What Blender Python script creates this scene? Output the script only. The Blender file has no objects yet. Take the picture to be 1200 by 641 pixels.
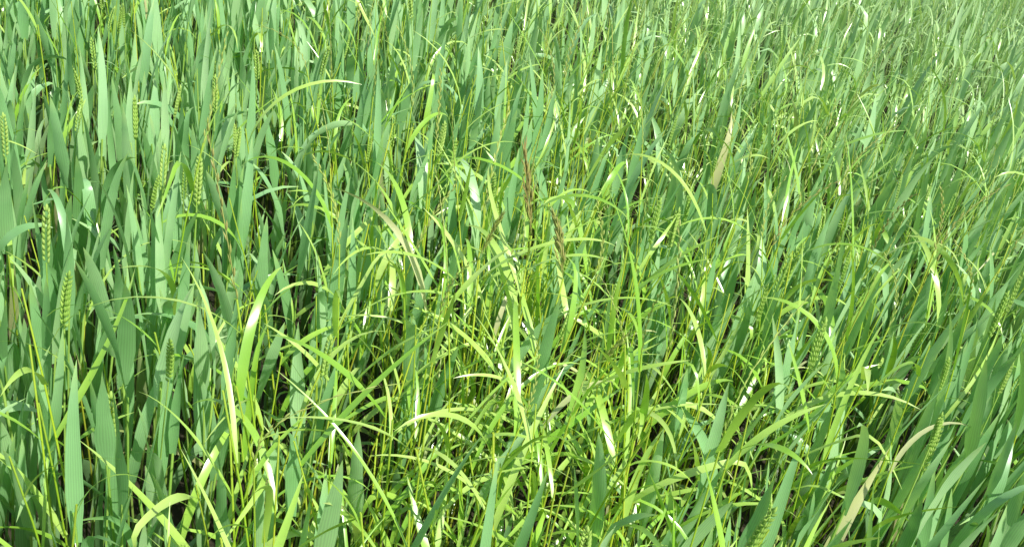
import bpy, math, numpy as np
from mathutils import Vector, Matrix
rng = np.random.default_rng(11)
scene = bpy.context.scene
CAM = (0.0, 0.0, 1.43)

# ---------------------------------------------------------------- mesh builder
class Builder:
    def __init__(self): self.v=[]; self.f=[]; self.c=[]; self.n=0
    def add(self, v, f, c):
        self.v.append(v.astype(np.float32)); self.f.append((f+self.n).astype(np.int32)); self.c.append(c.astype(np.float32)); self.n+=len(v)
    def build(self, name, mat, parent=None):
        v=np.concatenate(self.v); f=np.concatenate(self.f); c=np.concatenate(self.c)
        me=bpy.data.meshes.new(name)
        me.vertices.add(len(v)); me.vertices.foreach_set('co', v.ravel())
        me.loops.add(f.size); me.loops.foreach_set('vertex_index', f.ravel())
        me.polygons.add(len(f)); me.polygons.foreach_set('loop_start', np.arange(0,f.size,4,dtype=np.int32))
        me.polygons.foreach_set('use_smooth', np.ones(len(f),dtype=bool))
        me.update(calc_edges=True)
        a=me.attributes.new('vc','FLOAT_COLOR','POINT'); a.data.foreach_set('color', c.ravel())
        me.materials.append(mat)
        ob=bpy.data.objects.new(name, me); scene.collection.objects.link(ob)
        if parent: ob.parent=parent
        print(name, len(f))
        return ob

def sstep(x): x=np.clip(x,0,1); return x*x*(3-2*x)

def centre(base, az, th0, bend, L, S, pw=1.8, drift=None, kink=None):
    N=len(base); s=np.linspace(0,1,S+1)[None,:]
    pw=np.broadcast_to(np.asarray(pw,float),(N,))[:,None]
    th=th0[:,None]+bend[:,None]*s**pw
    if kink is not None: th=th+kink[0][:,None]*sstep((s-kink[1][:,None])/0.12)
    a=az[:,None]+(0 if drift is None else drift[:,None]*s)
    a=np.broadcast_to(a,th.shape)
    h=np.stack([np.cos(a),np.sin(a),np.zeros_like(a)],-1)
    z=np.array([0,0,1.0])
    T=np.sin(th)[...,None]*h+np.cos(th)[...,None]*z
    mid=(T[:,1:]+T[:,:-1])*0.5
    P=np.concatenate([base[:,None,:], base[:,None,:]+np.cumsum(mid*(L[:,None,None]/S),1)],1)
    n=-np.cos(th)[...,None]*h+np.sin(th)[...,None]*z
    side=np.stack([-np.sin(a),np.cos(a),np.zeros_like(a)],-1)
    return P,T,side,n,s

def blades(B, base, az, th0, bend, L, W, twist, S, rnd, pw=1.8, keel=0.12, drift=None, kink=None, base_w=0.5, dead=None):
    P,T,side,n,s=centre(base,az,th0,bend,L,S,pw,drift,kink)
    N=len(base)
    tw=twist[:,None]*s**1.2
    c,si=np.cos(tw)[...,None],np.sin(tw)[...,None]
    sd=c*side+si*n; nn=-si*side+c*n
    prof=(base_w+(1-base_w)*sstep(s/0.3))*np.clip(1-s**2.3,0,1)**0.85
    w=(W[:,None]*prof+0.0003)[...,None]
    ripple=(np.sin(s*rng.uniform(8,22,(N,1))+rng.uniform(0,6,(N,1)))*rng.uniform(0,0.10,(N,1)))[...,None]
    Lf=P-sd*w*0.5+nn*w*(keel+ripple); R=P+sd*w*0.5+nn*w*(keel-ripple)
    V=np.stack([Lf,P,R],2)
    idx=np.arange(N*(S+1)*3).reshape(N,S+1,3)
    q=np.stack([idx[:,:-1,:-1],idx[:,:-1,1:],idx[:,1:,1:],idx[:,1:,:-1]],-1).reshape(-1,4)
    C=np.zeros((N,S+1,3,4)); C[...,0]=np.clip(rnd[:,None]+rng.normal(0,.07,(N,S+1)),0,1)[:,:,None]; C[...,1]=s[:,:,None]; C[...,2]=np.array([0,.5,1]); C[...,3]=(0 if dead is None else dead[:,None,None])
    B.add(V.reshape(-1,3),q,C.reshape(-1,4))
    return P

def tubes(B, base, az, th0, bend, L, r0, r1, S, rnd, K=5, pw=1.5, drift=None, dead=None):
    P,T,side,n,s=centre(base,az,th0,bend,L,S,pw,drift)
    N=len(base); r=(r0[:,None]+(r1-r0)[:,None]*s)[...,None,None]
    ang=np.arange(K)*2*np.pi/K
    V=P[:,:,None,:]+r*(np.cos(ang)[:,None]*side[:,:,None,:]+np.sin(ang)[:,None]*n[:,:,None,:])
    idx=np.arange(N*(S+1)*K).reshape(N,S+1,K); j=np.roll(idx,-1,2)
    q=np.stack([idx[:,:-1],j[:,:-1],j[:,1:],idx[:,1:]],-1).reshape(-1,4)
    C=np.zeros((N,S+1,K,4)); C[...,0]=rnd[:,None,None]; C[...,1]=s[:,:,None]; C[...,2]=0.5; C[...,3]=(0 if dead is None else dead[:,None,None])
    B.add(V.reshape(-1,3),q,C.reshape(-1,4))
    return P,T,side,n

def at(P,fr):
    S=P.shape[1]-1; x=np.clip(fr,0,0.9999)*S; i=x.astype(int); t=(x-i)[:,None]; k=np.arange(len(P))
    return P[k,i]*(1-t)+P[k,i+1]*t

# ---------------------------------------------------------------- seed-head templates (unit z axis, metres)
def spikelet(V,F,C,p,d,length,wid,thick,flat_axis,rings=5,K=6,awn=0.0,colr=0.5):
    d=d/np.linalg.norm(d); x=flat_axis-d*np.dot(flat_axis,d); x/=np.linalg.norm(x); y=np.cross(d,x)
    prof=[0.25,0.85,1.0,0.72,0.10]; zz=[0,0.2,0.45,0.75,1.0]
    if rings==4: prof=[0.3,1.0,0.8,0.08]; zz=[0,0.33,0.68,1.0]
    if awn>0: prof=list(prof)+[0.03]; zz=list(zz)+[1+awn]
    start=len(V)
    for pr,z in zip(prof,zz):
        for k in range(K):
            a=2*math.pi*k/K
            V.append(p+d*(z*length)+x*(math.cos(a)*pr*wid/2)+y*(math.sin(a)*pr*thick/2)); C.append([colr,z*.8,(k%2)*0.6+0.2,0])
    for i in range(len(prof)-1):
        for k in range(K):
            k2=(k+1)%K
            F.append([start+i*K+k,start+i*K+k2,start+(i+1)*K+k2,start+(i+1)*K+k])

def ear_template(seed,low=False):
    r=np.random.default_rng(seed); V=[];F=[];C=[]
    n=20; Lh=0.084*r.uniform(.9,1.1)
    for i in range(n):
        t=i/(n-1); sgn=1 if i%2 else -1
        sz=math.sin(math.pi*(0.16+0.76*t))**0.55
        p=np.array([sgn*0.0010,0,t*Lh*0.9])
        fl=[0] if low else [-1,0,1]
        for k in fl:
            d=np.array([sgn*(0.25+r.uniform(-.04,.04)),k*0.23,1.0])
            spikelet(V,F,C,p+np.array([sgn*0.0010,k*0.0012,0.0]),d,0.0115*sz,(0.0042 if not low else .0056)*sz,(0.0036 if not low else .0053)*sz,np.array([1.,0,0]),
                     rings=4 if low else 5,K=4 if low else 6,awn=0.0 if low else r.uniform(.1,.35),colr=r.uniform(.2,.8))
    spikelet(V,F,C,np.array([0,0,Lh*0.88]),np.array([0,0.05,1.]),0.012,0.005,0.004,np.array([1.,0,0]),colr=.5)
    return np.array(V),np.array(F),np.array(C)

def rye_template(seed):
    r=np.random.default_rng(seed); V=[];F=[];C=[]
    n=int(r.integers(13,19)); Lh=0.18*r.uniform(.8,1.2)
    spikelet(V,F,C,np.zeros(3),np.array([0,0,1.]),Lh,0.0017,0.0017,np.array([1.,0,0]),K=4,colr=.4)
    for i in range(n):
        t=i/(n-1); sgn=1 if i%2 else -1
        d=np.array([sgn*r.uniform(.12,.30),r.uniform(-.08,.08),1.])
        spikelet(V,F,C,np.array([sgn*0.0008,0,t*Lh*.93]),d,0.015*(1-.3*t),0.0038,0.0022,np.array([1.,0,0]),K=4,rings=4,awn=r.uniform(0,.4),colr=r.uniform(.2,.9))
    return np.array(V),np.array(F),np.array(C)

def panicle_template(seed,spread=0.20,n=26,Lh=0.15):
    r=np.random.default_rng(seed); V=[];F=[];C=[]
    spikelet(V,F,C,np.zeros(3),np.array([0,0,1.]),Lh,0.0016,0.0016,np.array([1.,0,0]),K=4,colr=.4)
    for i in range(n):
        t=i/(n-1); a=r.uniform(0,2*math.pi); ln=(0.032*(1-t)+0.007)*r.uniform(.5,1.2)
        d=np.array([math.cos(a)*spread,math.sin(a)*spread,1.])
        p=np.array([0,0,t*Lh*0.8])
        spikelet(V,F,C,p,d,ln,0.0006,0.0006,np.array([1.,0,.1]),K=4,rings=4,colr=.5)
        q=p+d/np.linalg.norm(d)*ln
        for m in range(3):
            d2=d+r.normal(0,.12,3); spikelet(V,F,C,q-d*0.005*m,d2,r.uniform(.013,.019),0.0034,0.0020,np.array([1.,0.1,0]),K=4,rings=4,awn=r.uniform(.5,1.2),colr=r.uniform(0,1))
    return np.array(V),np.array(F),np.array(C)

def place(B,tmpls,pos,T,bend,scale,dead):
    for i in range(len(pos)):
        V,F,C=tmpls[int(rng.integers(len(tmpls)))]
        t=Vector(T[i]).normalized(); a=rng.uniform(0,2*math.pi)
        M=np.array(t.to_track_quat('Z','Y').to_matrix()@Matrix.Rotation(a,3,'Z'))
        W=V*scale[i]; zz=W[:,2].copy(); L=zz.max()
        b=bend[i]; W[:,0]+=b*L*(zz/L)**2; W[:,2]-=0.4*b*b*L*(zz/L)**2
        Cc=C.copy(); Cc[:,3]=dead[i]*np.clip(.7+.6*(C[:,0]-.5),0,1); Cc[:,0]=np.clip(Cc[:,0]*0.6+rng.uniform(0,.4),0,1)
        B.add(W@M.T+pos[i],F,Cc)

# ---------------------------------------------------------------- materials
def N(nt,t,**k):
    n=nt.nodes.new(t)
    for a,b in k.items(): setattr(n,a,b)
    return n
def leafmat(name, ramp, tipcol, deadcol, trans_gain, rough, spec, transl=0.35, vein=0.18, low_shade_col=(.045,.075,.012), haze_col=(.56,.79,.38), haze_amt=.75):
    m=bpy.data.materials.new(name); m.use_nodes=True; nt=m.node_tree; nt.nodes.clear(); L=nt.links.new
    out=N(nt,'ShaderNodeOutputMaterial'); at_=N(nt,'ShaderNodeAttribute',attribute_name='vc')
    sp=N(nt,'ShaderNodeSeparateColor'); L(at_.outputs['Color'],sp.inputs[0])
    cr=N(nt,'ShaderNodeValToRGB'); els=cr.color_ramp.elements
    while len(els)<len(ramp): els.new(0.5)
    for e,(p,c) in zip(els,ramp): e.position=p; e.color=(*c,1)
    L(sp.outputs[0],cr.inputs[0])
    geo=N(nt,'ShaderNodeNewGeometry')
    mr=N(nt,'ShaderNodeMapRange'); mr.inputs[1].default_value=.82; mr.inputs[2].default_value=1.0; mr.inputs[3].default_value=0; mr.inputs[4].default_value=.6; L(sp.outputs[1],mr.inputs[0])
    mx=N(nt,'ShaderNodeMix',data_type='RGBA'); L(mr.outputs[0],mx.inputs[0]); L(cr.outputs[0],mx.inputs[6]); mx.inputs[7].default_value=(*tipcol,1)
    cur=mx.outputs[2]
    if vein>0:
        mu=N(nt,'ShaderNodeMath',operation='MULTIPLY'); mu.inputs[1].default_value=44; L(sp.outputs[2],mu.inputs[0])
        sn=N(nt,'ShaderNodeMath',operation='SINE'); L(mu.outputs[0],sn.inputs[0])
        ma=N(nt,'ShaderNodeMath',operation='MULTIPLY_ADD'); ma.inputs[1].default_value=vein*.5; ma.inputs[2].default_value=1.0; L(sn.outputs[0],ma.inputs[0])
        vm=N(nt,'ShaderNodeVectorMath',operation='SCALE'); L(cur,vm.inputs[0]); L(ma.outputs[0],vm.inputs['Scale']); cur=vm.outputs[0]
    dm=N(nt,'ShaderNodeMix',data_type='RGBA'); L(at_.outputs['Alpha'],dm.inputs[0]); L(cur,dm.inputs[6]); dm.inputs[7].default_value=(*deadcol,1)
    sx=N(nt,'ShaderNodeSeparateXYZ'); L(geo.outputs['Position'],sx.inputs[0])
    # haze painted into the leaf colour, paler towards the back right
    fr=N(nt,'ShaderNodeMapRange'); fr.inputs[1].default_value=2.2; fr.inputs[2].default_value=5.6; fr.inputs[3].default_value=0; fr.inputs[4].default_value=haze_amt
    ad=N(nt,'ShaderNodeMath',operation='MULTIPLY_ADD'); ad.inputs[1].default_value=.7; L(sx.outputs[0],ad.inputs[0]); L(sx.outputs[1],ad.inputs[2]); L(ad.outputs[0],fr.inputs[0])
    fm=N(nt,'ShaderNodeMix',data_type='RGBA'); L(fr.outputs[0],fm.inputs[0]); L(dm.outputs[2],fm.inputs[6]); fm.inputs[7].default_value=(*haze_col,1)
    # older, duller tissue near the base, darkened further as painted shade in canopy gaps
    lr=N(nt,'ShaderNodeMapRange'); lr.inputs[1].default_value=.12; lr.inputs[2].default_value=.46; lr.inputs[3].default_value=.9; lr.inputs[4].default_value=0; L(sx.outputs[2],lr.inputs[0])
    lm=N(nt,'ShaderNodeMix',data_type='RGBA'); L(lr.outputs[0],lm.inputs[0]); L(fm.outputs[2],lm.inputs[6]); lm.inputs[7].default_value=(*low_shade_col,1)
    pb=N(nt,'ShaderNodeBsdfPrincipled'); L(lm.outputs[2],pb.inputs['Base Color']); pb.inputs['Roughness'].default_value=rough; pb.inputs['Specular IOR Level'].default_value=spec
    tr=N(nt,'ShaderNodeBsdfTranslucent'); tg=N(nt,'ShaderNodeVectorMath',operation='MULTIPLY'); tg.inputs[1].default_value=trans_gain; L(lm.outputs[2],tg.inputs[0]); L(tg.outputs[0],tr.inputs[0])
    ms=N(nt,'ShaderNodeMixShader'); ms.inputs[0].default_value=transl; L(pb.outputs[0],ms.inputs[1]); L(tr.outputs[0],ms.inputs[2]); L(ms.outputs[0],out.inputs[0])
    return m

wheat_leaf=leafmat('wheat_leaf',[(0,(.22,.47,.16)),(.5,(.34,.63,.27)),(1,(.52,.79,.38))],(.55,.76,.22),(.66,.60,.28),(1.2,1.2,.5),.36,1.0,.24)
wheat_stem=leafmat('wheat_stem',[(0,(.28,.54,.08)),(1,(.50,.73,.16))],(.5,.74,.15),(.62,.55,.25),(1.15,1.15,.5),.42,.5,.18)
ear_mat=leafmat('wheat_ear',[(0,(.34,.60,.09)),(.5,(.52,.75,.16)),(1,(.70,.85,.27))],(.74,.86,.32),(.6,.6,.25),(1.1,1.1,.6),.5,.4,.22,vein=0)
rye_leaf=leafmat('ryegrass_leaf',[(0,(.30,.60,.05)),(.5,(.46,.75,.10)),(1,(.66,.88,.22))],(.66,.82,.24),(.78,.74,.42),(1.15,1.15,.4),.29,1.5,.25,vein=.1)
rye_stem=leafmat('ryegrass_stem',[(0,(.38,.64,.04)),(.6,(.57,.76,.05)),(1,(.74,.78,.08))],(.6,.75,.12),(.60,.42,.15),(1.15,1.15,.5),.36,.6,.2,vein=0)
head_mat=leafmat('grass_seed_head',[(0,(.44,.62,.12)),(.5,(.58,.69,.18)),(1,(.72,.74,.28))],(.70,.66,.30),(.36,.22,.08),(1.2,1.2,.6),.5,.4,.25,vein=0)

# ---------------------------------------------------------------- planting maps (world metres)
def vnoise(x,y,sc,seed):
    r=np.random.default_rng(seed); g=r.random((64,64)); X=x/sc+20; Y=y/sc+20
    i=np.floor(X).astype(int);j=np.floor(Y).astype(int); fx=sstep(X-i); fy=sstep(Y-j); i%=64;j%=64;i2=(i+1)%64;j2=(j+1)%64
    return (g[i,j]*(1-fx)+g[i2,j]*fx)*(1-fy)+(g[i,j2]*(1-fx)+g[i2,j2]*fx)*fy
def weed(x,y):
    core=np.exp(-(((x-0.02)/.40)**2+((y-1.08)/.46)**2)**1.2)
    band=np.exp(-((x-(0.34*(y-1.2)+0.0))/(.18+.26*y))**2)*sstep((y-1.0)/.6)
    n=vnoise(x,y,.3,3)*.6+vnoise(x,y,.11,4)*.4
    return np.clip(core*1.0+band*(.05+.9*n)*.85+.05+.2*sstep((y-1.9)/.6)*n,0,1)
def scatter(y0,y1,dens,fn=None,k=.72,m=.55):
    xm=k*y1+m; n=int(dens*2*xm*(y1-y0)); x=rng.uniform(-xm,xm,n); y=rng.uniform(y0,y1,n)
    keep=np.abs(x)<k*y+m
    if fn is not None: keep&=rng.random(n)<fn(x,y)
    return x[keep],y[keep]
def U(a,b,n): return rng.uniform(a,b,n)

WL,WS,WE=Builder(),Builder(),Builder(); RL,RS,RH=Builder(),Builder(),Builder()
ears=[ear_template(s) for s in range(5)]; ears_low=[ear_template(s,True) for s in range(4)]
ryes=[rye_template(s) for s in range(6)]; pans=[panicle_template(s) for s in range(4)]

def wheat(x,y,S,Hs,lw=1.0,low=False,ear_p=None,nl=3):
    n=len(x); base=np.stack([x,y,np.zeros(n)],1)
    az=U(0,6.283,n); H=Hs*U(.70,1.12,n)
    P,T,sd,nn=tubes(WS,base,az,U(0,.10,n),U(-.05,.14,n),H,U(.0020,.0028,n),U(.0014,.0020,n),4 if not low else 2,rng.random(n),K=5 if not low else 3)
    la=U(0,6.283,n)
    for k in range(nl):
        fr=[.95,.70,.45,.25][k]+U(-.05,.05,n); la=la+math.pi+U(-.5,.5,n)
        Lk=U(.15,.26,n)*[.95,1.2,1.1,.9][k]; W=U(.014,.0285,n)*lw*[1.05,1.0,.85,.7][k]
        droop=rng.random(n)<[.12,.16,.35,.5][k]
        bend=np.where(droop,U(.8,2.0,n),U(-.05,.36,n))
        kp=rng.random(n)<.07; kk=(np.where(kp,U(.6,1.7,n),0.),U(.45,.8,n))
        dead=np.where(rng.random(n)<[.005,.01,.06,.15][k],U(.3,.9,n),0)
        blades(WL,at(P,fr),la,U(.03,.25,n),bend,Lk,W,rng.normal(0,.8,n),S,rng.random(n),pw=U(1.3,2.6,n),drift=rng.normal(0,.3,n),kink=kk,dead=dead)
    if ear_p is not None:
        i=np.where(rng.random(n)<ear_p(x,y))[0]
        if len(i):
            m=len(i); top=P[i,-1]
            P2,T2,_,_=tubes(WS,top,az[i],U(0,.1,m),U(0,.15,m),U(.06,.17,m),np.full(m,.0015),np.full(m,.0012),2,rng.random(m),K=4)
            place(WE,ears_low if low else ears,P2[:,-1],T2[:,-1],rng.normal(0,.10,m),U(.70,1.0,m),np.zeros(m))

wf=lambda x,y: np.clip(1-.80*weed(x,y),.16,1)
earp=lambda x,y: .12+0*x
for (y0,y1,d,S,low,lw) in [(.40,2.1,265,10,False,1.0),(2.1,3.6,245,7,False,.95),(3.6,6.8,205,5,True,.85)]:
    x,y=scatter(y0,y1,d,wf); wheat(x,y,S,.56,lw,low,earp)
x,y=scatter(6.8,13,65); wheat(x,y,3,.56,1.6,True)

def rye(x,y,S,Hs,lw=1.0,low=False,head_p=.1,nl=3,lean=.2):
    n=len(x); base=np.stack([x,y,np.zeros(n)],1); az=U(0,6.283,n); H=Hs*U(.6,1.12,n)
    hd=rng.random(n)<head_p; H=np.where(hd,Hs*U(.95,1.2,n),H)
    dead=np.where(rng.random(n)<.03,U(.2,.6,n),0)
    P,T,sd,nn=tubes(RS,base,az,U(0,lean*.7,n),U(0,lean*1.3,n),H,U(.0014,.0023,n)*lw,U(.0009,.0014,n)*lw,6 if not low else 3,rng.random(n),K=5 if not low else 3,dead=dead)
    la=U(0,6.283,n)
    for k in range(nl):
        fr=[.90,.68,.45,.3][k]+U(-.08,.08,n); la=la+math.pi+U(-.8,.8,n)
        Lk=U(.11,.27,n); W=(.0038+.0095*rng.random(n)**1.3)*lw
        arch=rng.random(n)<.64
        bend=np.where(arch,U(1.0,2.2,n),U(.1,.7,n))
        kp=rng.random(n)<.1; kk=(np.where(kp,U(.6,1.6,n),0.),U(.3,.75,n))
        d2=np.where(rng.random(n)<[.01,.02,.06,.12][k],U(.3,1,n),0)
        blades(RL,at(P,fr),la,U(.15,.75,n),bend,Lk,W,rng.normal(0,.85,n),S,rng.random(n),pw=U(.9,1.9,n),keel=.08,drift=rng.normal(0,.5,n),kink=kk,base_w=.7,dead=d2)
    i=np.where(hd)[0]
    if len(i):
        m=len(i); place(RH,ryes,P[i,-1],T[i,-1],rng.normal(0,.35,m),U(.6,1.05,m),np.where(rng.random(m)<.2,U(.1,.6,m),0))

for (y0,y1,d,S,low,lw) in [(.40,2.1,490,11,False,1.0),(2.1,3.8,360,7,False,.95),(3.8,6.8,220,5,True,1.0)]:
    x,y=scatter(y0,y1,d,weed); rye(x,y,S,.70,lw,low,.12)

# ---- individual ears that stand clear of the leaves
he=np.array([(-.67,1.24,.66),(-.57,1.07,.65),(.255,1.61,.69),(.41,1.51,.70),(.445,1.53,.69),(.48,1.32,.68),(-.45,.91,.62),(-.21,1.78,.70),(-.17,1.76,.68),
 (-.71,1.66,.68),(-.62,1.8,.69),(-.53,1.45,.67),(.30,1.63,.67),(.9,1.62,.68),(.62,1.15,.65),(.52,1.35,.66),(.8,1.5,.68)])
m=len(he); P,T,_,_=tubes(WS,np.stack([he[:,0],he[:,1],np.zeros(m)],1),U(0,6.28,m),U(0,.04,m),U(0,.08,m),he[:,2],np.full(m,.002),np.full(m,.0013),5,rng.random(m))
place(WE,ears,P[:,-1],T[:,-1],rng.normal(0,.08,m),U(.9,1.05,m),np.zeros(m))

# ---- tall brome plant in the middle
B1,B2,B3=Builder(),Builder(),Builder()
sp=[(.03,1.22,.82,1.75,.05,.10),(.05,1.20,.78,1.2,.03,.12),(-.01,1.25,.76,2.2,.05,.1),(.07,1.18,.68,.3,.05,.15)]
base=np.array([(a,b,0) for a,b,*_ in sp]); n=len(sp)
P,T,_,_=tubes(B1,base,np.array([q[3] for q in sp]),np.array([q[4] for q in sp]),np.array([q[5] for q in sp]),np.array([q[2] for q in sp]),np.full(n,.0024),np.full(n,.0014),10,np.full(n,.8),K=6)
dirs=np.array([(-.30,.1,1.),(-.2,.0,1.),(.2,0,1.),(.35,-.1,1.)])
place(B3,pans,P[:,-1],dirs,np.array([.1,.15,-.1,.1]),np.array([1.0,.8,.65,.6]),np.array([.75,.45,.3,.2]))
k=32; src=rng.integers(0,n,k); fr=U(.5,.97,k)
blades(B2,at(P[src],fr),U(0,6.28,k),U(.4,.9,k),U(.7,1.6,k),U(.16,.28,k),U(.007,.012,k),rng.normal(0,.6,k),16,U(.5,1,k),pw=U(1,1.6,k),keel=.1,drift=rng.normal(0,.4,k),base_w=.7)
def empty(n):
    e=bpy.data.objects.new(n,None); scene.collection.objects.link(e); return e
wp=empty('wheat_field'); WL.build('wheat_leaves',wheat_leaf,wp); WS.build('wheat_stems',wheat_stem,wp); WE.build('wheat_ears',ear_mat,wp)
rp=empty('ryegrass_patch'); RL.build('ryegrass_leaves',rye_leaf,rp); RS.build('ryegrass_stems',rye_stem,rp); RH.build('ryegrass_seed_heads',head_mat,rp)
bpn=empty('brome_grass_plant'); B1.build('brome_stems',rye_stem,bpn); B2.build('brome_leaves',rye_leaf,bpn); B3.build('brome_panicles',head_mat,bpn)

# ---------------------------------------------------------------- ground
me=bpy.data.meshes.new('ground'); s=600
me.from_pydata([(-s,-s,0),(s,-s,0),(s,s,0),(-s,s,0)],[],[(0,1,2,3)]); g=bpy.data.objects.new('ground',me); scene.collection.objects.link(g)
m=bpy.data.materials.new('soil'); m.use_nodes=True; nt=m.node_tree; pb=nt.nodes['Principled BSDF']; pb.inputs['Roughness'].default_value=.95
nz=N(nt,'ShaderNodeTexNoise'); nz.inputs['Scale'].default_value=30; nz.inputs['Detail'].default_value=4; geo=N(nt,'ShaderNodeNewGeometry'); nt.links.new(geo.outputs['Position'],nz.inputs['Vector'])
cr=N(nt,'ShaderNodeValToRGB'); cr.color_ramp.elements[0].color=(.02,.018,.008,1); cr.color_ramp.elements[1].color=(.07,.06,.03,1); nt.links.new(nz.outputs[0],cr.inputs[0])
ln=N(nt,'ShaderNodeVectorMath',operation='LENGTH'); nt.links.new(geo.outputs['Position'],ln.inputs[0])
mr=N(nt,'ShaderNodeMapRange'); mr.inputs[1].default_value=9; mr.inputs[2].default_value=13; nt.links.new(ln.outputs['Value'],mr.inputs[0])
mx=N(nt,'ShaderNodeMix',data_type='RGBA'); nt.links.new(mr.outputs[0],mx.inputs[0]); nt.links.new(cr.outputs[0],mx.inputs[6]); mx.inputs[7].default_value=(.3,.45,.2,1); nt.links.new(mx.outputs[2],pb.inputs['Base Color'])
me.materials.append(m)

# ---------------------------------------------------------------- light
EL,AZ=52,135   # azimuth: compass from +Y clockwise
d=Vector((math.sin(math.radians(AZ))*math.cos(math.radians(EL)),math.cos(math.radians(AZ))*math.cos(math.radians(EL)),math.sin(math.radians(EL))))
sl=bpy.data.lights.new('sun','SUN'); sl.energy=5; sl.angle=math.radians(.5); sl.color=(1,.97,.90)
so=bpy.data.objects.new('sun',sl); scene.collection.objects.link(so); so.rotation_euler=d.to_track_quat('Z','Y').to_euler(); so.location=(0,0,10)
w=bpy.data.worlds.new('World'); scene.world=w; w.use_nodes=True; nt=w.node_tree
sk=nt.nodes.new('ShaderNodeTexSky'); sk.sky_type='NISHITA'; sk.sun_disc=False; sk.sun_elevation=math.radians(EL); sk.sun_rotation=math.radians(AZ)
nt.links.new(sk.outputs[0],nt.nodes['Background'].inputs[0]); nt.nodes['Background'].inputs[1].default_value=.12

# ---------------------------------------------------------------- camera
cam=bpy.data.cameras.new('camera'); co=bpy.data.objects.new('camera',cam); scene.collection.objects.link(co); scene.camera=co
cam.sensor_width=36; cam.lens=35.4; cam.clip_start=.02; cam.clip_end=2000
co.matrix_world=Matrix.Translation(CAM)@Matrix.Rotation(math.radians(62.3),4,'X')@Matrix.Rotation(math.radians(11),4,'Z')
scene.view_settings.view_transform='Standard'; scene.view_settings.look='None'; scene.view_settings.exposure=0
